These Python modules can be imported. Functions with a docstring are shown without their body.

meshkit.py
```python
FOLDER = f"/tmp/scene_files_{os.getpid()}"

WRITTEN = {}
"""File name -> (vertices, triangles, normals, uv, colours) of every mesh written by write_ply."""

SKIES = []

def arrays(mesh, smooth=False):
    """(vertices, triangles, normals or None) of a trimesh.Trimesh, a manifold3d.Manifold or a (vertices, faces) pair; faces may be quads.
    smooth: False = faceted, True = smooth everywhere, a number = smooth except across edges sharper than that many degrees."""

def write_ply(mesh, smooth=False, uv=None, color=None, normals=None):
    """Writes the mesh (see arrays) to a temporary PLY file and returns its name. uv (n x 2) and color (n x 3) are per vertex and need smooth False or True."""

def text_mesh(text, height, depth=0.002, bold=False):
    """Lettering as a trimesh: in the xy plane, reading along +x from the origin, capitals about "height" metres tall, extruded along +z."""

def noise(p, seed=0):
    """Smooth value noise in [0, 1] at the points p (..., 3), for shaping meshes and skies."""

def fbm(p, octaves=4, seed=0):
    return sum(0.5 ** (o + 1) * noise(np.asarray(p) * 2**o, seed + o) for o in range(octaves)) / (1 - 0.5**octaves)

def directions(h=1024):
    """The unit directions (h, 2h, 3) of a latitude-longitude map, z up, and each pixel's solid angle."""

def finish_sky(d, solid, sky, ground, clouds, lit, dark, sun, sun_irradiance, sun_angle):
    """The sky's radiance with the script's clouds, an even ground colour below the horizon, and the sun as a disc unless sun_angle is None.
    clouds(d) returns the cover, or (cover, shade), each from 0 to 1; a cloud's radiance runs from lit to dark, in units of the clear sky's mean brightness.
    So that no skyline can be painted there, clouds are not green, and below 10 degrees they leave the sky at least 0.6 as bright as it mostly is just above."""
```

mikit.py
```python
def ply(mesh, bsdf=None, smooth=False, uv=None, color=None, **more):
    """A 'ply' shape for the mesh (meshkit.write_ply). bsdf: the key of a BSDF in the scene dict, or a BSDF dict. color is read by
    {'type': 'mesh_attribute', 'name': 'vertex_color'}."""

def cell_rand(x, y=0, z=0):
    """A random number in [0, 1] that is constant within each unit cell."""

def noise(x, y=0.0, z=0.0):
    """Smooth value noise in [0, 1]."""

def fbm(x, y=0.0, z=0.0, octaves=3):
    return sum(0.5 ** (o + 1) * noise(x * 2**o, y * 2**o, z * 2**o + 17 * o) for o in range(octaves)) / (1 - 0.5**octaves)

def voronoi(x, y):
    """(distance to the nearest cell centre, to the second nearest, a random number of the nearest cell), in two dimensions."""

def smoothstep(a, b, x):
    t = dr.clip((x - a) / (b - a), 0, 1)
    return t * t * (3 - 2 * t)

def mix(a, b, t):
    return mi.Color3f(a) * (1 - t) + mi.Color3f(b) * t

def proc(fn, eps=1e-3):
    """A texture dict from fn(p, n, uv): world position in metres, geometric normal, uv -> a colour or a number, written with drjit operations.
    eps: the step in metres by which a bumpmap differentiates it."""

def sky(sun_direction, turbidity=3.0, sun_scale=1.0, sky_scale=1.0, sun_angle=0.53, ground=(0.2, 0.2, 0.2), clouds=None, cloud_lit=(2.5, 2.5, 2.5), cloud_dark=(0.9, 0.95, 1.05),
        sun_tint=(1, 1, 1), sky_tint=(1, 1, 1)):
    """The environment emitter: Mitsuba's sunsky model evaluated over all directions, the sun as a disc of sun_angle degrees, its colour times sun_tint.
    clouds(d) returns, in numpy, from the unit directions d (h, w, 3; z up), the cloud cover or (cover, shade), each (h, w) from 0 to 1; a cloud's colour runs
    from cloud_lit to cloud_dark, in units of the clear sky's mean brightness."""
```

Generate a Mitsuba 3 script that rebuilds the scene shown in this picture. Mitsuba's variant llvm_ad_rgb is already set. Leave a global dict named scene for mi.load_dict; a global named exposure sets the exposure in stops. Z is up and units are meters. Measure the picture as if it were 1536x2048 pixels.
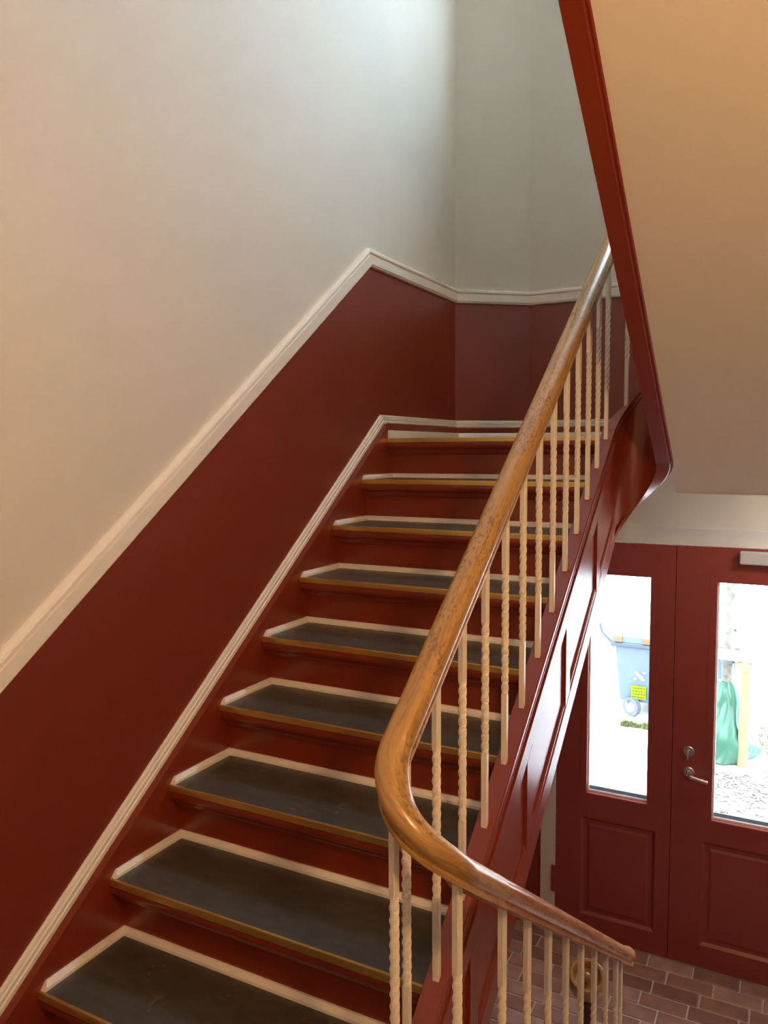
import math, random
import numpy as np
import trimesh, shapely
from shapely.geometry import Polygon, box as sbox
import drjit as dr
import mitsuba as mi
import mikit
from mikit import ply, proc, fbm, noise, smoothstep, mix

random.seed(7)
RNG = np.random.default_rng(11)
T = mi.ScalarTransform4f
scene, labels = {}, {}

# ------------------------------------------------------------------ camera, sky, lamps, exposure
exposure = 0.0
CAM = np.array([1.7170, -1.2789, 1.3892])
YAW, PITCH, ROLL, FPX = math.radians(-27.82), math.radians(-4.532), math.radians(-0.358), 1569.9
_f = np.array([math.sin(YAW) * math.cos(PITCH), math.cos(YAW) * math.cos(PITCH), math.sin(PITCH)])
_r = np.array([math.cos(YAW), -math.sin(YAW), 0.0])
_u = np.cross(_r, _f)
_up = -math.sin(ROLL) * _r + math.cos(ROLL) * _u
scene['camera'] = {'type': 'perspective', 'fov': math.degrees(2 * math.atan(768 / FPX)), 'fov_axis': 'x', 'near_clip': 0.05, 'far_clip': 200.0,
                   'to_world': T().look_at(origin=CAM.tolist(), target=(CAM + _f).tolist(), up=_up.tolist())}


def overcast(d):
    import meshkit
    n = meshkit.fbm(d * 2.5 + 3.0, 4, 5)
    return np.full(d.shape[:2], 0.96), np.clip(0.15 + 0.5 * n, 0, 1)


scene['sky'] = mikit.sky((0.35, 0.75, 0.56), turbidity=4.0, sun_scale=0.0, sky_scale=80.0, ground=(0.45, 0.44, 0.42), clouds=overcast,
                         cloud_lit=(1.40, 1.62, 1.86), cloud_dark=(1.0, 1.16, 1.34))
WARM = (240.0, 138.0, 60.0)         # the opal globe lamp on the right wall of the lower platform
LAMP_AT = (2.18, -0.80, 2.02)

COOL = (49.0, 68.0, 87.0)          # the frosted landing window, lit by the day outside
WIN, WIN_D = (0.92, 1.85, 3.60, 4.40), 0.32
HALL = (52.0, 49.0, 46.0)         # the flat lamp under the landing, by the doors
HALL_AT = (1.95, 2.50, 1.309)

# ------------------------------------------------------------------ helpers
RISE, GOING = 0.18, 0.24489
S1 = RISE / GOING                       # slope of the main flight
S2 = 0.708                              # slope of the returning flight
S0 = 0.697                              # slope of the lower flight
Y_BACK, X_RIGHT, Y_REAR = 3.12, 2.35, -2.3
Z_FLOOR, Z_PLAT, Z_LAND, Z_OUT = -1.44, -0.18, 1.44, -1.5
XI, XO = 1.017, 1.070                   # inner and outer face of the outer string
XC, RAD = 1.14725, 0.10525              # centre line and radius of the upper turn of the well
Y_TOP, Y_BOT = 1.93, 0.047
X0, EY = 1.180, 0.080                   # string line of the lower flight, depth of the lower turn


def add(key, mesh, bsdf, smooth=False, label=None, category=None, group=None, kind=None, **more):
    assert key not in scene, key
    scene[key] = ply(mesh, bsdf, smooth, **more)
    tag(key, label, category, group, kind)
    return key


def tag(key, label=None, category=None, group=None, kind=None):
    d = {}
    if label: d['label'] = label
    if category: d['category'] = category
    if group: d['group'] = group
    if kind: d['kind'] = kind
    if d: labels[key] = d


def num(base, i):
    return base if i == 0 else f'{base}_{i:03d}'


def cat(ms):
    return trimesh.util.concatenate(ms)


def box(x0, x1, y0, y1, z0, z1, c=0.0):
    lo, hi = np.array([x0, y0, z0], float), np.array([x1, y1, z1], float)
    if c <= 0:
        m = trimesh.creation.box(extents=hi - lo)
        m.apply_translation((lo + hi) / 2)
        return m
    pts = []
    for i in range(8):
        s = np.array([(i >> k) & 1 for k in range(3)])
        p = np.where(s, hi, lo)
        inw = np.where(s, -1, 1) * c
        for k in range(3):
            q = p + inw
            q[k] = p[k]
            pts.append(q)
    return trimesh.convex.convex_hull(np.array(pts))


def extrude(poly, d):
    return trimesh.creation.extrude_polygon(poly, d, engine='earcut')


def on_x(poly, x0, x1):
    """polygon given in (y, z), extruded along x from x0 to x1"""
    m = extrude(poly, x1 - x0)
    m.vertices = np.stack([m.vertices[:, 2] + x0, m.vertices[:, 0], m.vertices[:, 1]], 1)
    return m


def on_y(poly, y0, y1):
    """polygon given in (x, z), extruded along y"""
    m = extrude(poly, y1 - y0)
    m.vertices = np.stack([m.vertices[:, 0], m.vertices[:, 2] + y0, m.vertices[:, 1]], 1)
    m.invert()
    return m


def on_z(poly, z0, z1):
    m = extrude(poly, z1 - z0)
    m.apply_translation([0, 0, z0])
    return m


def fix(m):
    m = trimesh.Trimesh(m.vertices, m.faces, process=False)
    if m.is_watertight and m.volume < 0:
        m.invert()
    return m


def tube_mesh(rings):
    """closed tube through equal rings (n, m, 3), with end caps"""
    rings = np.asarray(rings, float)
    n, m = rings.shape[:2]
    v = rings.reshape(-1, 3)
    f = []
    for i in range(n - 1):
        a = i * m + np.arange(m)
        b = i * m + (np.arange(m) + 1) % m
        f.append(np.stack([a, b, b + m], 1))
        f.append(np.stack([a, b + m, a + m], 1))
    v = np.vstack([v, rings[0].mean(0), rings[-1].mean(0)])
    k = np.arange(m)
    f.append(np.stack([(k + 1) % m, k, np.full(m, n * m)], 1))
    f.append(np.stack([(n - 1) * m + k, (n - 1) * m + (k + 1) % m, np.full(m, n * m + 1)], 1))
    t = trimesh.Trimesh(v, np.vstack(f), process=False)
    if t.volume < 0:
        t.invert()
    return t


def sweep(path, profile):
    """profile (a to the right of travel in plan, b upright) carried along a 3-D path; plan corners are mitred"""
    p = np.asarray(path, float)
    t = np.diff(p[:, :2], axis=0)
    t /= np.linalg.norm(t, axis=1, keepdims=True)
    t0, t1 = np.vstack([t[:1], t]), np.vstack([t, t[-1:]])
    tm = t0 + t1
    tm /= np.linalg.norm(tm, axis=1, keepdims=True)
    k = 1 / np.maximum((tm * t1).sum(1), 0.3)
    nrm = np.stack([tm[:, 1], -tm[:, 0]], 1) * k[:, None]
    rings = np.zeros((len(p), len(profile), 3))
    for j, (a, b) in enumerate(profile):
        rings[:, j, :2] = p[:, :2] + nrm * a
        rings[:, j, 2] = p[:, 2] + b
    return tube_mesh(rings)


def wall_sweep(path, out, profile):
    """moulding on an upright wall: path of points on the wall, out = unit normal into the room, profile (out, up across the run); mitred in the wall"""
    p = np.asarray(path, float)
    out = np.asarray(out, float)
    t = np.diff(p, axis=0)
    t /= np.linalg.norm(t, axis=1, keepdims=True)
    u = np.cross(out, t)
    u *= np.sign(u[:, 2:3])
    u0, u1 = np.vstack([u[:1], u]), np.vstack([u, u[-1:]])
    um = u0 + u1
    um /= np.linalg.norm(um, axis=1, keepdims=True)
    um /= (um * u1).sum(1)[:, None]
    return tube_mesh([[q + out * a + w * b for a, b in profile] for q, w in zip(p, um)])


def lathe(profile, n=32):
    ang = np.linspace(0, 2 * np.pi, n, endpoint=False)
    pr = np.asarray(profile, float)
    rings = [[(r_ * math.cos(a), r_ * math.sin(a), z) for a in ang] for r_, z in pr]
    return tube_mesh(rings)


def hull(pts):
    return trimesh.convex.convex_hull(np.asarray(pts, float))


def move(m, x=0, y=0, z=0):
    m = m.copy()
    m.apply_translation([x, y, z])
    return m


def spin(m, deg, axis=(0, 0, 1), at=(0, 0, 0)):
    m = m.copy()
    m.apply_transform(trimesh.transformations.rotation_matrix(math.radians(deg), axis, at))
    return m


def cyl(p0, p1, r0, r1=None, n=20):
    p0, p1 = np.array(p0, float), np.array(p1, float)
    r1 = r0 if r1 is None else r1
    z = (p1 - p0) / np.linalg.norm(p1 - p0)
    x = np.cross(z, [0, 0, 1] if abs(z[2]) < 0.9 else [1, 0, 0])
    x /= np.linalg.norm(x)
    y = np.cross(z, x)
    a = np.linspace(0, 2 * np.pi, n, endpoint=False)
    ring = np.cos(a)[:, None] * x + np.sin(a)[:, None] * y
    return tube_mesh([p0 + ring * r0, p1 + ring * r1])


# ------------------------------------------------------------------ materials
def principled(color, rough=0.5, spec=0.5, **kw):
    c = color if isinstance(color, dict) else {'type': 'rgb', 'value': list(color)}
    return {'type': 'twosided', 'bsdf': {'type': 'principled', 'base_color': c, 'roughness': rough, 'specular': spec, **kw}}


def bumped(inner, fn, scale, eps=1e-3):
    b = inner['bsdf']
    return {'type': 'twosided', 'bsdf': {'type': 'bumpmap', 'arbitrary': proc(fn, eps), 'scale': scale, 'bsdf': b}}


def mottle(col, amount, freq):
    col = np.array(col, float)

    def fn(p, n, uv):
        k = (fbm(p.x * freq, p.y * freq, p.z * freq, 2) - 0.5) * 2 * amount + 1
        return mi.Color3f(*[float(c) for c in col]) * k
    return proc(fn)


def roller(p, n, uv):
    return noise(p.x * 160, p.y * 160, p.z * 160) * 0.6


CREAM = (0.66, 0.60, 0.515)
scene['plaster'] = principled(mottle(CREAM, 0.03, 3.0), 0.75, 0.3)
RED = (0.168, 0.022, 0.0085)
scene['red_paint'] = bumped(principled(mottle(RED, 0.05, 4.0), 0.38, 0.5), roller, 0.0003)
scene['red_gloss'] = principled(mottle((0.180, 0.0235, 0.0085), 0.05, 6.0), 0.27, 0.5)
scene['door_paint'] = principled(mottle((0.205, 0.032, 0.024), 0.04, 5.0), 0.33, 0.5)
scene['cream_gloss'] = principled(mottle((0.90, 0.84, 0.74), 0.03, 8.0), 0.30, 0.5)
scene['cream_iron'] = principled(mottle((0.84, 0.77, 0.66), 0.05, 12.0), 0.36, 0.5)
scene['grey_frame'] = principled(mottle((0.62, 0.59, 0.54), 0.03, 5.0), 0.45, 0.5)


def lino_color(p, n, uv):
    a = fbm(p.x * 22, p.y * 60, p.z * 22, 3)
    speck = smoothstep(0.80, 0.86, noise(p.x * 70, p.y * 70, p.z * 3)) * smoothstep(0.6, 0.9, noise(p.x * 9 + 5, p.y * 9, 1.0))
    return mix(mi.Color3f(0.043, 0.037, 0.027) * (0.8 + 0.4 * a), mi.Color3f(0.16, 0.14, 0.11), speck * 0.35)


scene['linoleum'] = principled(proc(lino_color), 0.34, 0.5)
scene['brass'] = {'type': 'twosided', 'bsdf': {'type': 'principled', 'base_color': mottle((0.62, 0.42, 0.13), 0.12, 14.0), 'metallic': 0.85, 'roughness': 0.30, 'specular': 0.5}}


def wood_fn(light, dark, worn):
    light, dark, worn = [mi.Color3f(*c) if False else c for c in (light, dark, worn)]

    def fn(p, n, uv):
        s, a = uv.x, uv.y
        warp = fbm(s * 3.0, a * 12.0, 1.0, 3)
        grain = fbm(s * 9.0 + warp * 2.0, a * 120.0, 3.0, 3)
        fine = noise(s * 60.0, a * 420.0, 7.0)
        k = dr.clip(0.25 + 0.75 * grain + 0.25 * (fine - 0.5), 0, 1)
        c = mix(mi.Color3f(*dark), mi.Color3f(*light), smoothstep(0.30, 0.75, k))
        flecks = smoothstep(0.58, 0.85, noise(s * 130.0, a * 260.0, 2.0)) * smoothstep(0.42, 0.72, fbm(s * 4.0 + 9.0, a * 14.0, 4.0, 3))
        return mix(c, mi.Color3f(*worn), flecks * 0.75)
    return proc(fn)


scene['rail_wood'] = principled(wood_fn((0.40, 0.225, 0.072), (0.27, 0.135, 0.036), (0.13, 0.058, 0.014)), 0.27, 0.5, clearcoat=0.5, clearcoat_gloss=0.9)
scene['rail_wood_dark'] = principled(wood_fn((0.36, 0.165, 0.075), (0.22, 0.085, 0.034), (0.20, 0.08, 0.03)), 0.16, 0.5, clearcoat=0.5, clearcoat_gloss=0.9)
scene['post_paint'] = principled((0.05, 0.012, 0.010), 0.3, 0.5)
scene['turned_wood'] = principled(wood_fn((0.40, 0.20, 0.07), (0.24, 0.10, 0.03), (0.12, 0.05, 0.015)), 0.28, 0.5)
BRICKS = ['brick_clay', 'brick_clay_dark', 'brick_clay_pale']
for nm, c in zip(BRICKS, [(0.26, 0.135, 0.10), (0.20, 0.10, 0.075), (0.34, 0.20, 0.155)]):
    scene[nm] = principled(mottle(c, 0.22, 18.0), 0.32, 0.5)
scene['mortar'] = principled(mottle((0.46, 0.42, 0.37), 0.12, 30.0), 0.8, 0.3)
scene['pane_glass'] = {'type': 'thindielectric'}
scene['aluminium'] = principled((0.72, 0.75, 0.78), 0.4, 0.5)
scene['chrome'] = {'type': 'roughconductor', 'material': 'Cr', 'alpha': 0.10, 'distribution': 'ggx'}
scene['closer_metal'] = principled((0.42, 0.41, 0.39), 0.4, 0.5)
scene['black_gap'] = principled((0.02, 0.012, 0.01), 0.6, 0.3)
scene['gasket'] = principled((0.12, 0.15, 0.19), 0.5, 0.4)


# ------------------------------------------------------------------ the room: walls, floor, ceilings
Z_TOP = 5.00
WALL_D = 0.50
CANT = np.array([[0.0, 2.836], [0.341, 3.12]])


def dado_z(y):                                   # mid line of the dado rail on the left wall
    return np.where(y < -0.15, 0.8925 - 0.15 * S1, np.where(y > 1.829, 0.8925 + 1.829 * S1, 0.8925 + y * S1))


DZ = float(0.8925 + 1.829 * S1)                  # its height on the landing
dk = [(-2.3, float(dado_z(-1.0))), (-0.15, float(dado_z(-0.2))), (1.829, DZ), (2.836, DZ)]
add('wall_left', box(-0.25, 0.0, Y_REAR - 0.25, 2.95, Z_FLOOR - 0.3, Z_TOP), 'plaster', label='cream plaster wall beside the stair above the red dado', kind='structure')
add('wall_left__dado', on_x(Polygon([(Y_REAR, Z_FLOOR), (2.836, Z_FLOOR)] + dk[::-1]), -0.01, 0.0015), 'red_paint', label='dark red painted dado')
cv = CANT[1] - CANT[0]
cl = float(np.linalg.norm(cv))
cd = cv / cl
cn = np.array([cd[1], -cd[0]])
cn3 = np.array([cn[0], cn[1], 0.0])


def cant_slab(z0, z1, o0, o1):
    q = [CANT[0] + cn * o0, CANT[1] + cn * o0, CANT[1] + cn * o1, CANT[0] + cn * o1]
    return on_z(Polygon(q), z0, z1)


add('wall_cant', cant_slab(Z_FLOOR - 0.3, Z_TOP, -0.3, 0.0), 'plaster', label='short canted cream wall piece at the far end of the landing', kind='structure')
add('wall_cant__dado', cant_slab(Z_LAND, DZ, -0.01, 0.0015), 'red_paint', label='dark red painted dado')
add('wall_cant__lower_dado', cant_slab(Z_FLOOR, -0.15, -0.01, 0.0015), 'red_paint', label='dark red painted dado')
DOOR_X0, DOOR_X1, DOOR_TOP = 0.437, 2.20, 0.965
bw = sbox(0.30, Z_FLOOR - 0.3, X_RIGHT + 0.25, Z_TOP).difference(sbox(DOOR_X0 + 0.03, Z_FLOOR - 0.4, DOOR_X1 - 0.03, DOOR_TOP - 0.03)).difference(sbox(WIN[0], WIN[2], WIN[1], WIN[3]))
add('wall_back', on_y(bw, Y_BACK, Y_BACK + WALL_D), 'plaster', label='cream plaster end wall above the entrance doors and landing', kind='structure')
add('wall_back__dado', on_y(sbox(0.34, Z_LAND, X_RIGHT, DZ), Y_BACK - 0.0015, Y_BACK + 0.01), 'red_paint', label='dark red painted dado')
add('wall_back__lower_dado', on_y(sbox(0.34, Z_FLOOR, DOOR_X0, -0.15), Y_BACK - 0.0015, Y_BACK + 0.01), 'red_paint', label='dark red painted dado')
add('wall_right', box(X_RIGHT, X_RIGHT + 0.25, Y_REAR - 0.25, Y_BACK + 0.2, Z_FLOOR - 0.3, Z_TOP), 'plaster', label='cream plaster wall on the right of the stair hall', kind='structure')
add('wall_rear', box(-0.25, X_RIGHT + 0.25, Y_REAR - 0.25, Y_REAR, Z_FLOOR - 0.3, Z_TOP), 'plaster', label='cream plaster wall behind the lower platform', kind='structure')
add('ceiling', box(-0.25, X_RIGHT + 0.25, Y_REAR - 0.25, Y_BACK + WALL_D, Z_TOP, Z_TOP + 0.2), 'plaster', label='cream plaster ceiling of the stair hall', kind='structure')
# the upper platform over the lower one
add('ceiling_platform', box(1.10, X_RIGHT, Y_REAR, -0.05, 2.74, 3.0), 'plaster', label='cream underside of the upper platform', kind='structure')
_arc = [(XC - 0.131 * math.cos(t), Y_TOP + 0.131 * math.sin(t)) for t in np.linspace(0.5, math.pi - 0.3, 14)]
add('landing', on_z(Polygon([(0, 2.02), (XI, 2.02)] + _arc + [(1.285, 2.10), (X_RIGHT, 2.10), (X_RIGHT, Y_BACK), (0.341, Y_BACK), (0.0, 2.836)]), 1.31, Z_LAND - 0.003), 'plaster',
    label='stair landing slab above the entrance doors', kind='structure')
add('landing__linoleum', on_z(Polygon([(0.02, 2.00), (XI, 2.00)] + _arc + [(1.285, 2.06), (X_RIGHT, 2.10), (X_RIGHT, Y_BACK - 0.02), (0.35, Y_BACK - 0.02), (0.02, 2.83)]), Z_LAND - 0.003, Z_LAND), 'linoleum', label='dark linoleum sheet')
add('platform', box(0, X_RIGHT, Y_REAR, 0.03, Z_PLAT - 0.25, Z_PLAT - 0.003), 'plaster', label='lower stair platform slab', kind='structure')
add('platform__linoleum', box(0.02, X_RIGHT, Y_REAR, 0.0, Z_PLAT - 0.003, Z_PLAT), 'linoleum', label='dark linoleum sheet')

# brick floor
add('floor', box(0, X_RIGHT, Y_REAR, Y_BACK + WALL_D, Z_FLOOR - 0.2, Z_FLOOR - 0.006), 'mortar', label='brick paved entrance floor with pale mortar joints', kind='structure')
BL, BW, JT = 0.224, 0.101, 0.009
brick = box(-BL / 2, BL / 2, -BW / 2, BW / 2, -0.04, 0.0, 0.004)
brick_ply = [ply(brick, b) for b in BRICKS]
nb = 0
row = 0
y = Y_BACK - 0.055
while y > 1.50:
    off = (0.0, 0.115, 0.05)[row % 3] + random.uniform(-0.01, 0.01)
    x = 0.02 + off
    while x < X_RIGHT - 0.1:
        if x > 0.12:
            k = random.choices((0, 1, 2), (5, 3, 3))[0]
            scene[num('floor__brick', nb)] = {**brick_ply[k], 'to_world': T().translate([x, y, Z_FLOOR + random.uniform(-0.0015, 0.001)]).rotate([0, 0, 1], random.uniform(-0.5, 0.5))}
            nb += 1
        x += BL + JT
    y -= BW + JT
    row += 1

# ------------------------------------------------------------------ trims: dado rails, baseboards
DADO = [(0, -0.0385), (0.012, -0.0385), (0.016, -0.034), (0.016, -0.030), (0.020, -0.028), (0.020, 0.008), (0.017, 0.011), (0.017, 0.014), (0.024, 0.018), (0.024, 0.026),
        (0.019, 0.028), (0.019, 0.031), (0.014, 0.036), (0.010, 0.0385), (0, 0.0385)]
add('trim_1', wall_sweep([(0, a, b) for a, b in dk], (1, 0, 0), DADO), 'cream_gloss', 25, label='cream moulded dado rail climbing the left wall', kind='structure')
cz = lambda z: [(CANT[0][0], CANT[0][1], z), (CANT[1][0], CANT[1][1], z)]
add('trim_2', wall_sweep(cz(DZ), cn3, DADO), 'cream_gloss', 25, label='cream dado rail on the canted wall piece', kind='structure')
add('trim_3', wall_sweep([(0.341, Y_BACK, DZ), (X_RIGHT, Y_BACK, DZ)], (0, -1, 0), DADO), 'cream_gloss', 25, label='cream dado rail along the end wall over the landing', kind='structure')
CAPM = [(0, -0.0215), (0.016, -0.0215), (0.017, -0.019), (0.017, -0.008), (0.0135, -0.006), (0.0135, -0.003), (0.015, -0.001), (0.015, 0.006), (0.011, 0.008), (0.011, 0.011), (0.012, 0.013), (0.010, 0.019), (0.006, 0.0215), (0, 0.0215)]
BASE = [(0, 0.0), (0.020, 0.0), (0.020, 0.068), (0.017, 0.073), (0, 0.073)]
FIL = [(0, 0.0), (0.017, 0.0), (0.016, 0.008), (0.006, 0.019), (0, 0.019)]
BASEF = [(a + 0.02, b * 2.1) for a, b in FIL]
YK = (Z_LAND + 0.0885 - 0.100) / S1              # where the string's cap turns level
for i, (pth, out, nm, side) in enumerate([
        ([(0, 1.97, Z_LAND), (0, 2.836, Z_LAND)], (1, 0, 0), 'baseboard_left', 'left wall'),
        (cz(Z_LAND), cn3, 'baseboard_cant', 'canted wall'),
        ([(0.341, Y_BACK, Z_LAND), (X_RIGHT, Y_BACK, Z_LAND)], (0, -1, 0), 'baseboard_back', 'end wall')]):
    add(nm, wall_sweep(pth, out, BASE), 'red_gloss', 25, label=f'red baseboard of the landing along the {side}', kind='structure')
    up = [(a, b, c + 0.0885) for a, b, c in pth]
    if i == 0: up[0] = (0, YK, up[0][2])
    if i: add(nm + '__cap', wall_sweep(up, out, CAPM), 'cream_gloss', 25, label='cream moulded cap')
    add(nm + '__floor_edging', wall_sweep(pth, out, BASEF), 'cream_gloss', 25, label='cream edging strip')

# ------------------------------------------------------------------ the main flight
tag('staircase', 'main straight flight with dark linoleum treads, brass nosings and red risers', 'staircase')
XW = 0.026                                        # face of the wall string


def slope_poly(y0, y1, b0, b1, s=S1, c=0.0):
    return Polygon([(y0, c + s * y0 + b0), (y1, c + s * y1 + b0), (y1, c + s * y1 + b1), (y0, c + s * y0 + b1)])


ws = on_x(slope_poly(-0.42, 2.03, -0.30, 0.052).intersection(sbox(-1, -2, 3, 1.498)), 0.0, XW)
wc = sweep([(0, -0.42, -0.42 * S1), (0, YK + 0.01, (YK + 0.01) * S1)], [(0, 0.052), (XW, 0.052), (XW, 0.055), (0.0165, 0.076), (0, 0.076)])
add('staircase__wall_string', cat([fix(ws), wc]), 'red_gloss', 20, label='red string board along the wall')
add('staircase__wall_string__cap', wall_sweep([(0, -0.42, -0.42 * S1 + 0.100), (0, YK, YK * S1 + 0.100), (0, 2.836, Z_LAND + 0.0885)], (1, 0, 0), CAPM), 'cream_gloss', 25, label='cream moulded cap')

# tread profile in (y, z), nosing line at the origin, top of the linoleum at z = 0
TN = 0.0025
nose = [(0.0015, -0.018), (0.0, -0.026), (0.0005, -0.036), (0.004, -0.044), (0.011, -0.049), (0.020, -0.050)]
tread_poly = Polygon([(0.003, -TN), (0.003, -0.018)] + nose + [(GOING + 0.05, -0.050), (GOING + 0.05, -TN)])
tread_mesh = fix(on_x(tread_poly, XW, XI + 0.004))
scotia = [(0.021, -0.050), (0.023, -0.056), (0.023, -0.059), (0.026, -0.066), (0.031, -0.072), (0.038, -0.075), (0.038, -0.081), (0.047, -0.081), (0.047, -0.050)]
scotia_mesh = fix(on_x(Polygon(scotia), XW, XI + 0.004))
lino_mesh = fix(on_x(sbox(0.004, -TN, GOING + 0.046, 0.0), XW, XI + 0.004))
brass_poly = Polygon([(-0.0022, -0.0175), (-0.0022, -0.0015), (-0.0008, 0.0013), (0.0065, 0.0013), (0.0065, -0.001), (0.0005, -0.0025), (0.0005, -0.0175)])
brass_mesh = fix(on_x(brass_poly, XW + 0.001, XI + 0.003))
riser_mesh = fix(on_x(sbox(0.047, -RISE - 0.0, 0.062, -0.050), XW, XI + 0.004))
yb = GOING + 0.047                                # face of the riser behind the tread


def edging():
    out = []
    side = [[(XW + a, y_ + (0.019 - b) * 0.0 + s_ * b, b) for a, b in FIL] for y_, s_ in ((0.0045, 0.9), (yb - 0.0, -0.0))]
    out.append(tube_mesh(side))
    back = [[(x_, yb - a, b) for a, b in FIL] for x_ in (XW, XI + 0.003)]
    out.append(tube_mesh(back))
    return cat(out)


edge_mesh = edging()
P_tread, P_scotia, P_lino = ply(tread_mesh, 'red_gloss', 35), ply(scotia_mesh, 'red_gloss', 40), ply(lino_mesh, 'linoleum')
P_brass, P_riser, P_edge = ply(brass_mesh, 'brass', 30), ply(riser_mesh, 'red_gloss'), ply(edge_mesh, 'cream_gloss', 25)
for k in range(0, 9):
    at = T().translate([0, k * GOING, k * RISE])
    t = num('staircase__tread', k)
    if k < 8:
        scene[t] = {**P_tread, 'to_world': at}
        scene[t + '__linoleum'] = {**P_lino, 'to_world': at}
        scene[t + '__edging'] = {**P_edge, 'to_world': at}
    else:
        scene[t] = ply(fix(on_x(Polygon([(0.003, -TN), (0.003, -0.018)] + nose + [(0.09, -0.050), (0.09, -TN)]), XW, XI + 0.004)), 'red_gloss', 35, to_world=at)
    tag(t, 'red tread with dark linoleum' if k == 0 else None)
    scene[t + '__nosing_strip'] = {**P_brass, 'to_world': at}
    scene[num('staircase__riser', k)] = {**P_riser, 'to_world': at}
    scene[num('staircase__riser', k) + '__moulding'] = {**P_scotia, 'to_world': at}
    if k == 0:
        tag(t + '__nosing_strip', 'brass nosing strip'); tag(t + '__edging', 'cream edging strip'); tag(t + '__linoleum', 'dark grey brown linoleum'); tag('staircase__riser', 'red riser board')
# soffit below the flight
add('staircase__soffit', fix(on_x(slope_poly(0.25, 1.62, -0.405, -0.385), 0.0, XI)), 'plaster', label='cream plaster underside')


# ------------------------------------------------------------------ the well: strings and handrail follow one line
def hermite(z0, z1, m0, m1, L, t):
    h = 2 * t**3 - 3 * t**2 + 1, t**3 - 2 * t**2 + t, -2 * t**3 + 3 * t**2, t**3 - t**2
    return h[0] * z0 + h[1] * m0 * L + h[2] * z1 + h[3] * m1 * L


C2, C0 = 3.112, -0.153
X1, X2 = XC - RAD, XC + RAD


def z_top(y): return C2 - S2 * y
def z_low(y): return C0 - S0 * y


ARC = math.pi * RAD


def arc_top(n=28, t0=0.0, t1=1.0):
    out = []
    for t in np.linspace(t0, t1, n):
        th = math.pi * t
        out.append((XC - RAD * math.cos(th), Y_TOP + RAD * math.sin(th), hermite(S1 * Y_TOP, z_top(Y_TOP), S1, S2, ARC, t)))
    return out


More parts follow.
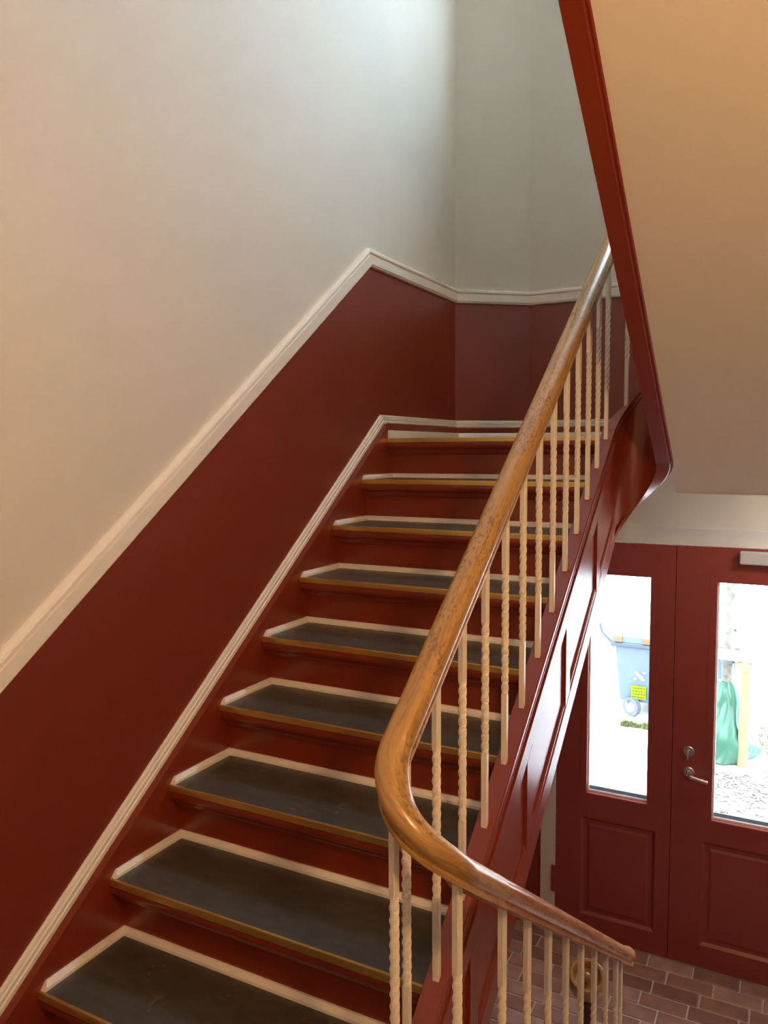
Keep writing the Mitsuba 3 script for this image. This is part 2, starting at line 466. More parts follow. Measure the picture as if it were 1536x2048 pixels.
def arc_bot(n=28, t0=0.0, t1=1.0):          # from the main flight down into the lower one
    out = []
    xc, rd = (X1 + X0) / 2, (X0 - X1) / 2
    L = math.pi * math.sqrt((rd**2 + EY**2) / 2)
    for t in np.linspace(t0, t1, n):
        th = math.pi * t
        out.append((xc - rd * math.cos(th), Y_BOT - EY * math.sin(th), hermite(S1 * Y_BOT, z_low(Y_BOT), -S1 * 1.258, -S0 * 1.492, L, t)))
    return out


def line1(y0, y1, n=2): return [(X1, y, S1 * y) for y in np.linspace(y0, y1, n)]
def line2(y0, y1, n=2): return [(X2, y, z_top(y)) for y in np.linspace(y0, y1, n)]
def line0(y0, y1, n=2): return [(X0, y, z_low(y)) for y in np.linspace(y0, y1, n)]


HW = 0.0265
# profile travelling up the main flight: a > 0 is the well side
BOARD = [(-HW, -0.405), (-HW, 0.040), (-HW + 0.003, 0.046), (HW - 0.003, 0.046), (HW, 0.043), (HW, 0.030), (HW - 0.004, 0.026), (HW - 0.004, 0.020), (HW - 0.001, 0.016), (HW - 0.001, 0.004),
         (HW - 0.006, 0.0), (HW - 0.006, -0.405)]
MOULD = [(HW - 0.007, -0.425), (HW - 0.007, -0.405), (HW - 0.002, -0.40), (HW - 0.002, -0.33), (HW - 0.006, -0.325), (-HW, -0.325), (-HW, -0.425)]
g_ = 0.0012
add('staircase__outer_string', sweep(line1(Y_BOT + g_, Y_TOP - g_), BOARD), 'red_gloss', 30, label='red outer string board with panelled face')
add('staircase__outer_string__bottom_rail', sweep(line1(Y_BOT + g_, Y_TOP - g_), [(HW - 0.006, -0.415), (HW + 0.004, -0.415), (HW + 0.004, -0.335), (HW + 0.001, -0.330), (HW + 0.001, -0.318), (HW - 0.003, -0.312), (HW - 0.006, -0.312)]), 'red_gloss', 30)
add('staircase__outer_string__top_rail', sweep(line1(Y_BOT + g_, Y_TOP - g_), [(HW - 0.006, -0.085), (HW - 0.004, -0.085), (HW + 0.001, -0.078), (HW + 0.001, -0.070), (HW + 0.004, -0.066), (HW + 0.004, -0.004), (HW - 0.006, -0.004)]), 'red_gloss', 30)
for i, y0 in enumerate((0.365, 0.795, 1.200, 1.62)):
    q = slope_poly(y0, y0 + 0.05, -0.33, -0.07)
    add(num('staircase__outer_string__stile', i), fix(on_x(q, X1 + HW - 0.006, X1 + HW + 0.0035)), 'red_gloss')
add('staircase__wreathed_string', sweep(arc_top(40, 0.004, 1.0), [(a, b) for a, b in BOARD]), 'red_gloss', 30, label='curved red string around the well')
WR_B = [(HW + 0.001, -0.418), (HW + 0.001, -0.395), (-HW - 0.010, -0.395), (-HW - 0.010, -0.410), (-HW - 0.007, -0.413), (-HW - 0.003, -0.413), (-HW - 0.002, -0.410), (-HW, -0.410), (-HW + 0.001, -0.417), (-HW + 0.005, -0.419), (-HW + 0.008, -0.418)]
add('staircase__wreathed_string__bottom_edge', sweep(arc_top(40, 0.004, 1.0), WR_B), 'red_gloss', 30)
add('staircase__wreathed_string_001', sweep(arc_bot(40, 0.0, 1.0), [(-a, b) for a, b in BOARD]), 'red_gloss', 30, label='curved red string at the foot of the flight')

# returning flight above the doors
tag('staircase_001', 'returning upper flight seen from below, cream soffit edged by a red string', 'staircase')
add('staircase_001__string', sweep(line2(Y_TOP - 0.002, -0.045), [(a, b) for a, b in BOARD]), 'red_gloss', 30, label='dark red string board of the flight above')
add('staircase_001__string__bottom_edge', sweep(line2(Y_TOP - 0.004, -0.045), [(HW + 0.001, -0.418), (HW + 0.001, -0.395), (-HW - 0.010, -0.395), (-HW - 0.010, -0.410), (-HW - 0.007, -0.413), (-HW - 0.003, -0.413), (-HW - 0.002, -0.410), (-HW, -0.410), (-HW + 0.001, -0.417), (-HW + 0.005, -0.419), (-HW + 0.008, -0.418)]), 'red_gloss', 30)
ycr = (C2 - 0.405 - 1.205) / S2
sof = [(ycr, 1.205), (-0.05, z_top(-0.05) - 0.405), (-0.05, z_top(-0.05) - 0.35), (ycr, 1.305)]
add('staircase_001__soffit', fix(on_x(Polygon(sof), X2 + HW - 0.002, X_RIGHT - 0.003)), 'plaster', label='cream plaster underside')
add('staircase_001__soffit__edge_bead', fix(on_x(Polygon([(ycr, 1.202), (ycr + 0.03, 1.202), (ycr + 0.03, 1.222), (ycr, 1.222)]), X2 + HW + 0.02, X_RIGHT - 0.003)), 'plaster')
for k in range(6):
    yk, zk = 2.10 - k * 0.2543, 1.62 + k * RISE
    add(num('staircase_001__tread', k), box(X2 + HW - 0.002, X_RIGHT - 0.003, yk - 0.2543 - 0.05, yk, zk - 0.04, zk, 0.004), 'linoleum')
    add(num('staircase_001__riser', k), box(X2 + HW - 0.002, X_RIGHT - 0.003, yk - 0.062, yk - 0.047, zk - RISE, zk - 0.04), 'red_gloss')

# lower flight down to the brick floor
tag('staircase_002', 'short lower flight running down from the platform to the brick floor by the doors', 'staircase')
add('staircase_002__outer_string', sweep(line0(Y_BOT + g_, 1.70), [(-a, b if b > -0.3 else -0.30) for a, b in BOARD]), 'red_gloss', 30, label='red outer string board')
G0 = RISE / S0
for k in range(6):
    yk, zk = 0.04 + (k + 1) * G0, Z_PLAT - (k + 1) * RISE
    add(num('staircase_002__tread', k), box(X0 + HW - 0.002, X_RIGHT - 0.003, yk - G0 - 0.05, yk, zk - 0.04, zk, 0.004), 'linoleum')
for k in range(7):
    yk, zk = 0.04 + k * G0, Z_PLAT - k * RISE
    add(num('staircase_002__riser', k), box(X0 + HW - 0.002, X_RIGHT - 0.003, yk - 0.062, yk - 0.047, zk - RISE, zk - 0.0405), 'red_gloss')
    if k < 6:
        add(num('staircase_002__nosing_strip', k), box(X0 + HW, X_RIGHT - 0.003 - 0.001, yk - 0.001, yk + 0.0025, zk - 0.018, zk + 0.001), 'brass')

# ------------------------------------------------------------------ balustrade
tag('balustrade', 'varnished wooden handrail on cream twisted iron balusters winding round the stair well', 'balustrade')
RAIL, RZ = [], 0.016
for a_ in np.radians(np.linspace(-40, 220, 25)):
    RAIL.append((0.0325 * math.cos(a_), 0.766 + RZ + 0.0325 * math.sin(a_)))
for q_ in [(-0.0240, 0.7440), (-0.0200, 0.7410), (-0.0200, 0.7360), (-0.0265, 0.7340), (-0.0265, 0.7260), (0.0265, 0.7260), (0.0265, 0.7340), (0.0200, 0.7360), (0.0200, 0.7410), (0.0240, 0.7440)]:
    RAIL += [(q_[0], q_[1] + RZ)] * 2


def rail(path, profile, s0=0.0):
    """sweep with its own vertices for the end caps, and uv = (run, girth) in metres"""
    m = sweep(path, profile)
    n, k = len(path), len(profile)
    v, f = np.array(m.vertices), np.array(m.faces)
    d = np.concatenate([[0], np.cumsum(np.linalg.norm(np.diff(np.array(path), axis=0), axis=1))]) + s0
    per = np.concatenate([[0], np.cumsum(np.linalg.norm(np.diff(np.array(profile), axis=0), axis=1))])
    uv = np.stack(np.meshgrid(d, per, indexing='ij'), -1).reshape(-1, 2)
    uv = np.vstack([uv, [uv[0], uv[n * k - 1]]])
    nv = len(v)
    for c, r0 in ((nv - 2, 0), (nv - 1, (n - 1) * k)):
        on = (f == c).any(1)
        v = np.vstack([v, v[r0:r0 + k]])
        uv = np.vstack([uv, uv[r0:r0 + k]])
        sub = f[on]
        f[on] = np.where(sub == c, c, sub - r0 + len(v) - k)
    return trimesh.Trimesh(v, f, process=False), uv


p_up = line2(0.3, Y_TOP, 10)[:-1] + arc_top(30)[::-1] + line1(Y_TOP, Y_BOT, 24)[1:-1] + arc_bot(40) + line0(Y_BOT, 0.235, 4)[1:]
p_low = line0(0.236, 1.76, 16)
last = p_low[-1]
# the end of the rail rolls over to the left, towards the newel
p_low += [(last[0] - 0.03 * (1 - math.cos(t)), last[1] + 0.045 * math.sin(t), last[2] - 0.02 * t) for t in np.linspace(0.25, 1.5, 7)]
for i, (pth, mat, s0, lb) in enumerate([(p_up, 'rail_wood', 0.0, 'long worn brown handrail'), (p_low, 'rail_wood_dark', 11.0, 'lower handrail with glossy sides')]):
    m, uv = rail(pth, RAIL, s0)
    add(num('balustrade__handrail', i), m, mat, True, label=lb, uv=uv)


def baluster_mesh(h):
    w, c = 0.0078, 0.0014
    sq = np.array([(w, -w + c), (w, w - c), (w - c, w), (-w + c, w), (-w, w - c), (-w, -w + c), (-w + c, -w), (w - c, -w)])
    z0, z1 = 0.27 * h, 0.75 * h
    turns = (z1 - z0) / 0.098
    zs = [0.0, z0 * 0.5] + list(np.linspace(z0, z1, 92)) + [0.5 * (z1 + h), h]
    rings = []
    for z in zs:
        a = 2 * math.pi * turns * np.clip((z - z0) / (z1 - z0), 0, 1)
        R = np.array([[math.cos(a), -math.sin(a)], [math.sin(a), math.cos(a)]])
        q = sq @ R.T
        rings.append(np.column_stack([q, np.full(8, z)]))
    return tube_mesh(rings)


P_bal = ply(baluster_mesh(0.705), 'cream_iron', 40)
spots = [(X1, y, S1 * y) for y in (1.88 - 0.1494 * i for i in range(13))]
for t in (0.27, 0.92):
    a_ = arc_bot(101)
    spots.append(a_[int(round(t * 100))])
spots += [(X0, 0.277 + 0.1815 * i, z_low(0.277 + 0.1815 * i)) for i in range(8)] + [(X0 - 0.006, 1.665, z_low(1.665))]
at_ = arc_top(101)
spots += [at_[int(round(t * 100))] for t in (0.32, 0.78)]
spots += [(X2, y, z_top(y)) for y in (1.80 - 0.152 * i for i in range(9))]
for i, (x, y, z) in enumerate(spots):
    scene[num('balustrade__baluster', i)] = {**P_bal, 'to_world': T().translate([x, y, z + 0.042])}
tag('balustrade__baluster', 'cream painted square iron bar twisted along the middle')

# newel with its turned head at the foot of the lower flight
NX, NY, NZ = 1.030, 1.74, -0.725
tag('newel_post', 'dark red newel post with a turned brown wooden head standing on the brick floor', 'newel post')
pl = NZ - 0.09 - Z_FLOOR
add('newel_post__post', move(lathe([(0.034, 0), (0.034, 0.10), (0.028, 0.12), (0.028, pl - 0.02), (0.031, pl)], 24), NX, NY, Z_FLOOR), 'post_paint', 40, label='dark red round post')
hp = [(0.026, -0.100), (0.040, -0.094), (0.056, -0.080), (0.068, -0.058), (0.073, -0.034), (0.073, -0.012), (0.0745, -0.004), (0.073, 0.010), (0.066, 0.018), (0.057, 0.017), (0.050, 0.008), (0.044, -0.012), (0.030, -0.020), (0.001, -0.021)]
hm = lathe(hp, 44)
huv = np.stack([np.arctan2(hm.vertices[:, 1], hm.vertices[:, 0]) * 0.06, hm.vertices[:, 2]], 1)
bt = lathe([(0.010, -0.021), (0.012, -0.010), (0.017, 0.000), (0.018, 0.008), (0.014, 0.016), (0.006, 0.020), (0.001, 0.0205)], 24)
tilt = lambda m: move(spin(spin(m, 28, (1, 0, 0)), 12), NX, NY, NZ)
add('newel_post__head', tilt(hm), 'turned_wood', 40, label='turned wooden head with a raised rim')
add('newel_post__head__button', tilt(bt), 'turned_wood', 40, label='small round wooden button')

# ------------------------------------------------------------------ the entrance doors
FY0, FY1 = Y_BACK - 0.012, Y_BACK + 0.10
L0, L1, R1 = 0.523, 1.159, 2.115                   # leaf edges and the meeting line
ZT, ZB = 0.873, -1.432
fr = sbox(DOOR_X0, Z_FLOOR, DOOR_X1, DOOR_TOP).difference(sbox(L0 - 0.003, Z_FLOOR - 0.1, R1 + 0.003, ZT + 0.004))
add('trim_4', fix(on_y(fr, FY0, FY1)), 'grey_frame', label='grey cream frame around the entrance doors', kind='structure')
add('trim_4__hinge', box(0.503, 0.526, FY0 - 0.010, FY0 + 0.002, -1.21, -1.05, 0.003), 'door_paint', label='red painted hinge')
add('trim_5', box(DOOR_X0, DOOR_X1, FY0 + 0.01, Y_BACK + WALL_D, Z_FLOOR - 0.05, Z_FLOOR + 0.004), 'mortar', label='stone threshold under the entrance doors', kind='structure')


def leaf(name, x0, x1, gx0, gx1, gz0, gz1, px0, px1, label):
    tag(name, label, None, None, 'structure')
    y0, y1 = FY0 + 0.004, FY0 + 0.058
    hole = sbox(x0 + 0.0015, ZB, x1 - 0.0015, ZT).difference(sbox(gx0, gz0, gx1, gz1)).difference(sbox(px0, -1.305, px1, -0.722))
    add(name + '__frame', fix(on_y(hole, y0, y1)), 'door_paint', label='dark red painted door frame')
    # the glass with its beads
    add(name + '__pane', box(gx0, gx1, y0 + 0.034, y0 + 0.035, gz0, gz1), 'pane_glass', label='clear glass pane')
    scene[name + '__pane'] = {'type': 'rectangle', 'to_world': T().translate([(gx0 + gx1) / 2, y0 + 0.034, (gz0 + gz1) / 2]).rotate([1, 0, 0], 90).scale([(gx1 - gx0) / 2, (gz1 - gz0) / 2, 1]), 'bsdf': {'type': 'ref', 'id': 'pane_glass'}}
    b = sbox(gx0, gz0, gx1, gz1)
    add(name + '__glazing_bead', fix(on_y(b.difference(sbox(gx0 + 0.008, gz0 + 0.010, gx1 - 0.008, gz1 - 0.004)), y0 + 0.024, y1)), 'aluminium', label='pale glazing bead')
    add(name + '__glazing_bead__gasket', fix(on_y(sbox(gx0 + 0.008, gz0 + 0.010, gx1 - 0.008, gz0 + 0.030), y0 + 0.040, y1 - 0.004)), 'gasket')
    f0 = 0.010
    mo = sbox(gx0 - 0.035, gz0 - 0.035, gx1 + 0.035, gz1 + 0.035)
    add(name + '__glass_moulding', fix(on_y(mo.difference(sbox(gx0 - 0.002, gz0 - 0.002, gx1 + 0.002, gz1 + 0.002)), y0 - 0.003, y0 + 0.002)), 'door_paint')
    # recessed lower panel with a raised field and a bolection
    add(name + '__lower_panel', box(px0, px1, y0 + 0.014, y0 + 0.040, -1.305, -0.722), 'door_paint')
    add(name + '__lower_panel__field', hull([(x, y, z) for x, y, z in
        [(px0 + i, y0 + 0.0135, -1.305 + i2) for i in (0.035,) for i2 in (0.035,)] +
        [(px1 - 0.035, y0 + 0.0135, -1.270), (px1 - 0.035, y0 + 0.0135, -0.757), (px0 + 0.035, y0 + 0.0135, -0.757),
         (px0 + 0.05, y0 + 0.008, -1.255), (px1 - 0.05, y0 + 0.008, -1.255), (px1 - 0.05, y0 + 0.008, -0.772), (px0 + 0.05, y0 + 0.008, -0.772)]]), 'door_paint')
    ring = [[(px0 + o, -1.305 + o), (px1 - o, -1.305 + o), (px1 - o, -0.722 - o), (px0 + o, -0.722 - o)] for o in (0.0, 0.016)]
    sl = []
    for q in range(4):
        a, b_, c, d = ring[0][q], ring[0][(q + 1) % 4], ring[1][(q + 1) % 4], ring[1][q]
        pts = [(a[0], y0 + 0.001, a[1]), (b_[0], y0 + 0.001, b_[1]), (c[0], y0 + 0.0135, c[1]), (d[0], y0 + 0.0135, d[1]), (a[0], y0 + 0.02, a[1]), (b_[0], y0 + 0.02, b_[1])]
        sl.append(hull(pts))
    add(name + '__lower_panel__moulding', cat(sl), 'door_paint')
    return y0


leaf('door_1', L0, L1, 0.700, 1.035, -0.575, 0.692, 0.672, 1.081, 'narrow left leaf of the dark red entrance doors with a tall pane')
yf = leaf('door_2', L1, R1, 1.364, 1.93, -0.595, 0.690, 1.320, 1.975, 'wide right leaf of the dark red entrance doors with lock and lever handle')
add('door_2__meeting_strip', box(L1 - 0.0012, L1 + 0.0012, FY0 + 0.012, FY0 + 0.055, ZB, ZT), 'black_gap')
# lock, lever handle and door closer
cylY = lambda x, z, r0, d0, d1: cyl((x, yf - d0, z), (x, yf - d1, z), r0, n=32)
ros = lathe([(0.029, 0), (0.029, 0.006), (0.026, 0.009), (0.021, 0.009), (0.020, 0.006), (0.001, 0.006)], 36)
ros = spin(ros, 90, (1, 0, 0))
add('door_2__lock', move(ros, 1.243, yf, -0.236), 'chrome', 40, label='round chrome lock rosette')
add('door_2__lock__thumb_turn', cat([cylY(1.241, -0.236, 0.009, 0.004, 0.014), box(1.233, 1.245, yf - 0.020, yf - 0.012, -0.278, -0.230, 0.003)]), 'chrome', 40)
add('door_2__handle', move(ros, 1.246, yf, -0.350), 'chrome', 40, label='chrome lever handle on a round rosette')
hp_ = [np.array(q) for q in ((1.244, yf - 0.004, -0.352), (1.242, yf - 0.036, -0.353), (1.247, yf - 0.050, -0.355), (1.262, yf - 0.054, -0.358), (1.346, yf - 0.054, -0.374))]
hr = []
for i, q in enumerate(hp_):
    tg = hp_[min(i + 1, 4)] - hp_[max(i - 1, 0)]
    tg /= np.linalg.norm(tg)
    s_ = np.cross(tg, [0, 0, 1]); s_ /= np.linalg.norm(s_)
    u_ = np.cross(s_, tg)
    hr.append([q + 0.0075 * math.cos(a) * s_ + 0.0115 * math.sin(a) * u_ for a in np.linspace(0, 2 * np.pi, 16, endpoint=False)])
add('door_2__handle__lever', tube_mesh(hr), 'chrome', 50)
add('door_closer', box(1.466, 1.76, yf - 0.055, yf - 0.001, 0.797, 0.862, 0.006), 'closer_metal', label='grey door closer box fixed at the top of the right door leaf', category='door closer')

# ------------------------------------------------------------------ the lamp that warms the hall (outside the frame)
tag('wall_lamp', 'opal globe lamp on a bracket on the right wall of the lower platform', 'lamp')
gl = trimesh.creation.icosphere(3, 0.085)
gl.apply_translation(LAMP_AT)
scene['wall_lamp__globe'] = ply(gl, 'plaster', True, emitter={'type': 'area', 'radiance': {'type': 'rgb', 'value': list(WARM)}})
add('wall_lamp__bracket', cyl((LAMP_AT[0] + 0.083, LAMP_AT[1], LAMP_AT[2]), (X_RIGHT, LAMP_AT[1], LAMP_AT[2]), 0.014), 'closer_metal')
tag('hall_lamp', 'flat white lamp on the hall ceiling by the entrance doors', 'lamp')
scene['hall_lamp__diffuser'] = ply(move(lathe([(0.001, -0.05), (0.10, -0.048), (0.13, -0.03), (0.13, 0.0)], 32), *HALL_AT), 'plaster', True, emitter={'type': 'area', 'radiance': {'type': 'rgb', 'value': list(HALL)}})

# frosted landing window, lit by the day outside, deep in its niche
wx0, wx1, wz0, wz1 = WIN
yp = Y_BACK + WIN_D
wf = sbox(wx0, wz0, wx1, wz1)
xm = (wx0 + wx1) / 2
fr2 = wf.difference(sbox(wx0 + 0.03, wz0 + 0.03, xm - 0.015, wz1 - 0.03)).difference(sbox(xm + 0.015, wz0 + 0.03, wx1 - 0.03, wz1 - 0.03))
add('window_1', fix(on_y(fr2, yp - 0.03, yp + 0.03)), 'cream_gloss', label='frosted two light window in a deep niche of the end wall above the landing', kind='structure')
scene['window_1__pane'] = ply(fix(on_y(wf, yp + 0.002, yp + 0.008)), 'plaster', emitter={'type': 'area', 'radiance': {'type': 'rgb', 'value': list(COOL)}})

# ------------------------------------------------------------------ outdoors
def ground_color(p, n, uv):
    a = fbm(p.x * 3, p.y * 3, 0.0, 4)
    return mi.Color3f(0.60, 0.59, 0.57) * (0.85 + 0.3 * a)


scene['paving'] = principled(proc(ground_color), 0.85, 0.3)
add('pavement', box(-20, 22, Y_BACK + WALL_D, 45, Z_OUT - 0.2, Z_OUT), 'paving', label='pale pavement outside the entrance doors', kind='structure')
scene['bin_plastic'] = principled(mottle((0.085, 0.115, 0.145), 0.12, 5.0), 0.5, 0.5)
scene['bin_dark'] = principled((0.05, 0.065, 0.085), 0.5, 0.5)
scene['reflector'] = principled((0.30, 0.085, 0.035), 0.5, 0.5)
scene['note_paper'] = principled((0.16, 0.26, 0.003), 0.7, 0.2)
scene['ink'] = principled((0.02, 0.025, 0.01), 0.7, 0.2)
scene['sticker'] = principled((0.75, 0.78, 0.80), 0.5, 0.4)
scene['rubber'] = principled((0.10, 0.11, 0.12), 0.7, 0.3)
scene['white_car'] = principled((0.86, 0.87, 0.88), 0.25, 0.5)
scene['car_glass'] = principled((0.06, 0.09, 0.12), 0.1, 0.5)
scene['bark'] = principled(mottle((0.15, 0.145, 0.12), 0.5, 22.0), 0.9, 0.2)
scene['raw_wood'] = principled(mottle((0.23, 0.165, 0.092), 0.15, 9.0), 0.8, 0.2)
scene['peeled_wood'] = principled(mottle((0.34, 0.29, 0.20), 0.15, 9.0), 0.8, 0.2)
scene['green_sheet'] = principled(mottle((0.028, 0.098, 0.060), 0.18, 6.0), 0.3, 0.5)
scene['strap'] = principled((0.12, 0.14, 0.14), 0.6, 0.3)
scene['grass_blade'] = principled(mottle((0.11, 0.13, 0.045), 0.35, 12.0), 0.8, 0.2)
scene['chips'] = principled(mottle((0.15, 0.135, 0.12), 0.5, 9.0), 0.9, 0.2)

# wheeled container
BX, BY = 0.62, 7.30                                # middle of the front face
tag('waste_container', 'large blue grey wheeled waste container with a yellow note beyond the doors', 'waste container')
hb = 0.60
body = hull([(BX + s * w_, y_, z_) for s in (-1, 1) for (w_, y_, z_) in ((hb - 0.05, BY + 0.05, Z_OUT + 0.15), (hb, BY, Z_OUT + 0.80), (hb - 0.05, BY + 0.66, Z_OUT + 0.15), (hb, BY + 0.75, Z_OUT + 0.80))])
add('waste_container__body', body, 'bin_plastic')
add('waste_container__rim', box(BX - hb - 0.05, BX + hb + 0.05, BY - 0.05, BY + 0.80, Z_OUT + 0.755, Z_OUT + 0.81, 0.015), 'bin_dark')
prof = [(BY - 0.04, Z_OUT + 0.811), (BY - 0.035, Z_OUT + 0.872), (BY + 0.15, Z_OUT + 0.885), (BY + 0.60, Z_OUT + 0.90), (BY + 0.79, Z_OUT + 0.86), (BY + 0.79, Z_OUT + 0.811)]
add('waste_container__lid', fix(on_x(Polygon(prof), BX - hb - 0.03, BX + hb + 0.03)), 'bin_plastic')
for i, (a, b) in enumerate(((-0.60, -0.52), (-0.31, 0.02), (0.44, 0.60))):
    add(num('waste_container__reflector', i), box(BX + a, BX + b, BY - 0.056, BY - 0.030, Z_OUT + 0.815, Z_OUT + 0.872), 'reflector', label='orange reflector strip' if i == 0 else None)
for i, (a, b) in enumerate(((-0.42, 0.02), (0.42, 0.02), (-0.42, 0.58), (0.42, 0.58))):
    w_ = num('waste_container__wheel', i)
    add(w_, cyl((BX + a - 0.03, BY + b, Z_OUT + 0.10), (BX + a + 0.03, BY + b, Z_OUT + 0.10), 0.10, n=28), 'rubber', 40)
    scene[w_] = ply(spin(cyl((BX + a - 0.03, BY + b, Z_OUT + 0.10), (BX + a + 0.03, BY + b, Z_OUT + 0.10), 0.10, n=28), 62, (0, 0, 1), (BX + a, BY + b, 0)), 'rubber', 40)
    add(w_ + '__hub', spin(cyl((BX + a - 0.034, BY + b, Z_OUT + 0.10), (BX + a + 0.034, BY + b, Z_OUT + 0.10), 0.055, n=24), 62, (0, 0, 1), (BX + a, BY + b, 0)), 'sticker', 40)
    add(w_ + '__fork', box(BX + a - 0.05, BX + a + 0.05, BY + b - 0.03, BY + b + 0.03, Z_OUT + 0.13, Z_OUT + 0.185, 0.01), 'bin_dark')
hx = BX - hb - 0.05
hs = [(hx + 0.02, BY - 0.02, Z_OUT + 0.79), (hx - 0.05, BY - 0.03, Z_OUT + 0.86), (hx - 0.09, BY - 0.03, Z_OUT + 0.91), (hx - 0.11, BY - 0.03, Z_OUT + 0.99)]
add('waste_container__handle', cat([cyl(hs[i], hs[i + 1], 0.014, n=10) for i in range(3)]), 'bin_dark')
mk = []
for i in range(11):
    mx, mz = BX - 0.39 + 0.10 * ((i * 0.37) % 1), Z_OUT + 0.41 + 0.085 * ((i * 0.61) % 1)
    mk.append(spin(box(mx - 0.016, mx + 0.016, BY + 0.006, BY + 0.030, mz - 0.006, mz + 0.006), 47 * i, (0, 1, 0), (mx, BY, mz)))
add('waste_container__marking', cat(mk), 'sticker', label='worn white paint marking', kind='stuff')
nx0, nx1, nz0, nz1 = BX - 0.430, BX - 0.275, Z_OUT + 0.19, Z_OUT + 0.335
add('paper_note', box(nx0, nx1, BY + 0.020, BY + 0.023, nz0, nz1), 'note_paper', label='bright yellow green note with handwriting stuck on the container', category='note')
ln = []
for i in range(4):
    zz = nz1 - 0.028 - i * 0.032
    x = nx0 + 0.014
    while x < nx1 - 0.02:
        w_ = random.uniform(0.008, 0.026)
        ln.append(spin(box(x, min(x + w_, nx1 - 0.008), BY + 0.0185, BY + 0.020, zz - 0.004, zz + 0.004), random.uniform(-14, 14), (0, 1, 0), (x, BY, zz)))
        x += w_ + random.uniform(0.004, 0.010)
add('paper_note__handwriting', cat(ln), 'ink', label='dark handwritten scribble', kind='stuff')

# tree with its support and the green sheet round its foot
TX, TY = 1.175, 6.55
tag('tree', 'slim young tree with flaky grey bark standing between wooden stakes', 'tree')
tr = []
zs = np.linspace(0, 4.2, 60)
for z in zs:
    r_ = 0.050 - 0.005 * z
    ang = np.linspace(0, 2 * np.pi, 16, endpoint=False)
    wob = 1 + 0.08 * np.array([math.sin(3 * a + z * 5) for a in ang]) + RNG.normal(0, 0.03, 16)
    tr.append(np.column_stack([TX + 0.03 * z * 0.6 + r_ * wob * np.cos(ang), TY + r_ * wob * np.sin(ang), np.full(16, Z_OUT + z)]))
add('tree__trunk', tube_mesh(tr), 'bark', True)
br = []
for i in range(9):
    a = i * 2.4
    z = 2.7 + 0.16 * i
    b0 = np.array([TX + 0.018 * z, TY, Z_OUT + z])
    br.append(cyl(b0, b0 + np.array([0.6 * math.cos(a), 0.6 * math.sin(a), 0.55]), 0.014, 0.004, 8))
add('tree__branches', cat(br), 'bark', True, kind='stuff')
lv = []
for i in range(900):
    c = np.array([TX + 0.06, TY, Z_OUT + 3.9]) + RNG.normal(0, 1, 3) * np.array([0.42, 0.42, 0.5])
    d = RNG.normal(0, 1, (2, 3)); d /= np.linalg.norm(d, axis=1, keepdims=True)
    lv.append((c, c + d[0] * 0.05 + d[1] * 0.02, c + d[0] * 0.10, c + d[0] * 0.05 - d[1] * 0.02))
lv = np.array(lv)
add('tree__foliage', (lv.reshape(-1, 3), np.arange(len(lv) * 4).reshape(-1, 4)), 'grass_blade', kind='stuff')
tag('tree_support', 'pale debarked timber stakes with a crossbar beside the young tree', 'tree support')
for i, (x, y) in enumerate(((1.35, 6.36), (1.17, 6.92), (0.78, 6.45))):
    add(num('tree_support__post', i), cyl((x, y, Z_OUT - 0.05), (x + 0.012, y, Z_OUT + 0.995 - 0.02 * i), 0.046, 0.044, 18), 'raw_wood', 40)
add('tree_support__crossbar', cyl((0.70, 6.42, Z_OUT + 1.020), (1.43, 6.35, Z_OUT + 1.010), 0.052, 0.050, 18), 'peeled_wood', 40)
add('tree_support__crossbar_001', cyl((1.35, 6.30, Z_OUT + 0.93), (1.16, 6.98, Z_OUT + 0.93), 0.040, 0.040, 18), 'raw_wood', 40)
add('tree_support__strap', cyl((1.357, 6.36, Z_OUT + 0.925), (1.357, 6.36, Z_OUT + 0.96), 0.052, n=18), 'strap', 40)
add('tree_support__strap_001', cyl((TX + 0.017, TY, Z_OUT + 0.90), (TX + 0.017, TY, Z_OUT + 0.93), 0.060, n=18), 'strap', 40)
# the sheet: a slack green bag, folded towards the trunk at the top
rows_ = []
for u in np.linspace(0, 1, 26):
    z = 0.02 + 0.70 * u
    ring = []
    for a in np.linspace(0, 2 * np.pi, 72, endpoint=False):
        rr = 0.060 + 0.24 * (1 - u) ** 0.75 * (1.0 if u > 0.12 else 0.86 + u * 1.16)
        fold = 0.05 * abs(math.sin(3.5 * a + 4 * u)) + 0.06 * abs(math.sin(2.5 * a - 5 * u + 1)) + 0.05 * abs(math.sin(5 * u + 2 * a + 0.4)) - 0.08 + 0.02 * math.sin(13 * a - 9 * u)
        rr = rr * (1 + fold * 1.4) + (0.035 * math.sin(11 * u + 2 * a) * (1 - u))
        ring.append((TX - 0.05 * (1 - u) + 1.12 * rr * math.cos(a), TY + rr * math.sin(a), Z_OUT + z))
    rows_.append(ring)
add('tree_watering_bag', tube_mesh(rows_), 'green_sheet', 22, label='green plastic watering bag wrapped round the foot of the young tree', category='watering bag')

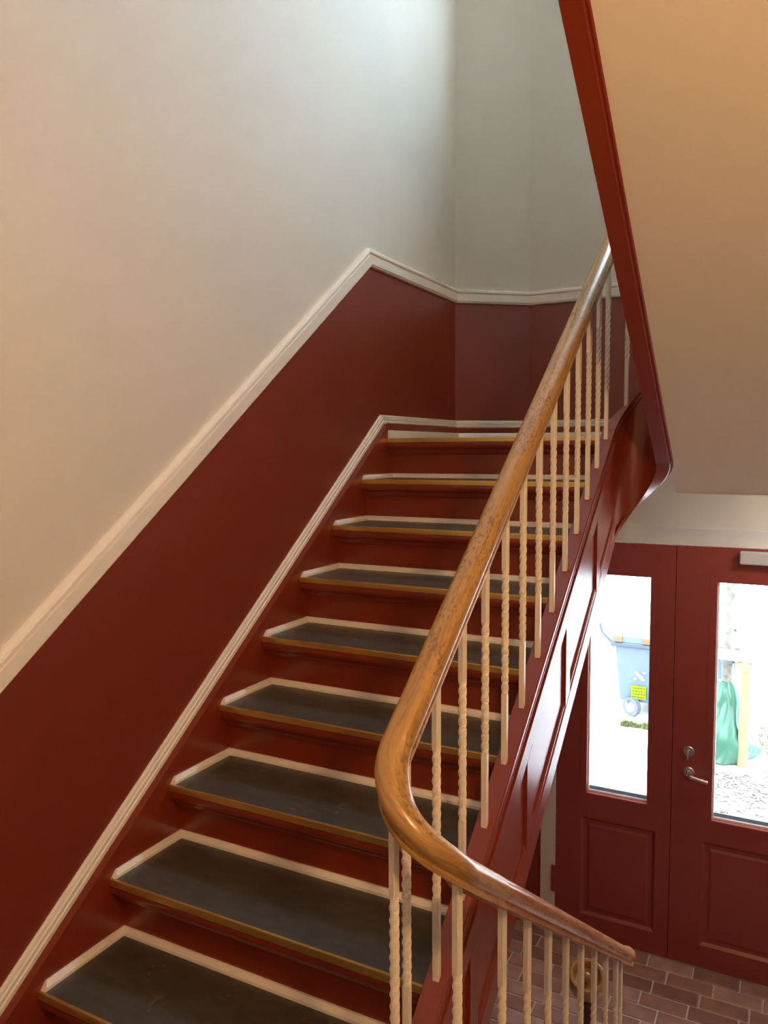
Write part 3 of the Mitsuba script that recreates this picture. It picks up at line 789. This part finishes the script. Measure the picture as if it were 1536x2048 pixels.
# white van behind the container, nose to the right
VX, VY = 1.275, 8.35
tag('van', 'white van parked behind the waste container, seen through the right door pane', 'van')
side = Polygon([(VX - 4.6, Z_OUT + 0.28), (VX - 0.04, Z_OUT + 0.28), (VX, Z_OUT + 0.42), (VX - 0.01, Z_OUT + 0.70), (VX - 0.06, Z_OUT + 0.75), (VX - 0.10, Z_OUT + 0.79), (VX - 0.18, Z_OUT + 0.90), (VX - 0.32, Z_OUT + 1.10), (VX - 0.65, Z_OUT + 1.55), (VX - 1.0, Z_OUT + 1.80), (VX - 4.55, Z_OUT + 1.85)])
add('van__body', fix(on_y(side, VY, VY + 1.7)), 'white_car')
add('van__side_window', fix(on_y(Polygon([(VX - 0.175, Z_OUT + 0.785), (VX - 0.11, Z_OUT + 0.785), (VX - 0.115, Z_OUT + 0.815), (VX - 0.175, Z_OUT + 0.885)]), VY - 0.006, VY + 0.01)), 'car_glass')
add('van__trim_line', box(VX - 0.60, VX - 0.07, VY - 0.008, VY + 0.005, Z_OUT + 0.735, Z_OUT + 0.755), 'car_glass')
add('van__side_lamp', box(VX - 0.165, VX - 0.07, VY - 0.01, VY + 0.005, Z_OUT + 0.62, Z_OUT + 0.69, 0.004), 'reflector', label='orange red lamp')
for i, x in enumerate((VX - 0.95, VX - 3.7)):
    add(num('van__wheel', i), cyl((x, VY - 0.02, Z_OUT + 0.31), (x, VY + 0.2, Z_OUT + 0.31), 0.31, n=36), 'rubber', 40)


def tufts(key, boxes, n, h, label):
    q = []
    for i in range(n):
        x0, x1, y0, y1 = boxes[i % len(boxes)]
        c = np.array([RNG.uniform(x0, x1), RNG.uniform(y0, y1), Z_OUT])
        a = RNG.uniform(0, 2 * np.pi)
        s = np.array([math.cos(a), math.sin(a), 0]) * 0.006
        lean = np.array([RNG.normal(0, 0.03), RNG.normal(0, 0.03), RNG.uniform(0.5, 1.0) * h])
        q += [c - s, c + s, c + lean]
    add(key, (np.array(q), np.arange(len(q)).reshape(-1, 3)), 'grass_blade', label=label, category='grass', kind='stuff')


tufts('grass', [(0.15, 0.55, 6.93, 7.05), (1.45, 2.3, 6.9, 7.5), (1.15, 1.32, 5.0, 5.25), (1.25, 2.2, 4.55, 4.8)], 2600, 0.06, 'sparse green grass at the edges of the pavement')
ch = []
for i in range(600):
    m = spin(box(-0.022, 0.022, -0.010, 0.010, 0, 0.010), RNG.uniform(0, 360))
    cx, cy = (RNG.uniform(0.7, 2.4), RNG.uniform(5.0, 6.9)) if i % 2 else (RNG.normal(1.35, 0.25), RNG.normal(5.85, 0.22))
    if math.hypot(cx - TX, cy - TY) < 0.42 or any(math.hypot(cx - a, cy - b) < 0.09 for a, b in ((1.35, 6.36), (1.17, 6.92), (0.78, 6.45))):
        continue
    ch.append(move(spin(m, RNG.uniform(-20, 20), (1, 0, 0)), cx, cy, Z_OUT + 0.002))
add('bark_chips', cat(ch), 'chips', label='scattered bark chips around the young tree', category='bark chips', kind='stuff')
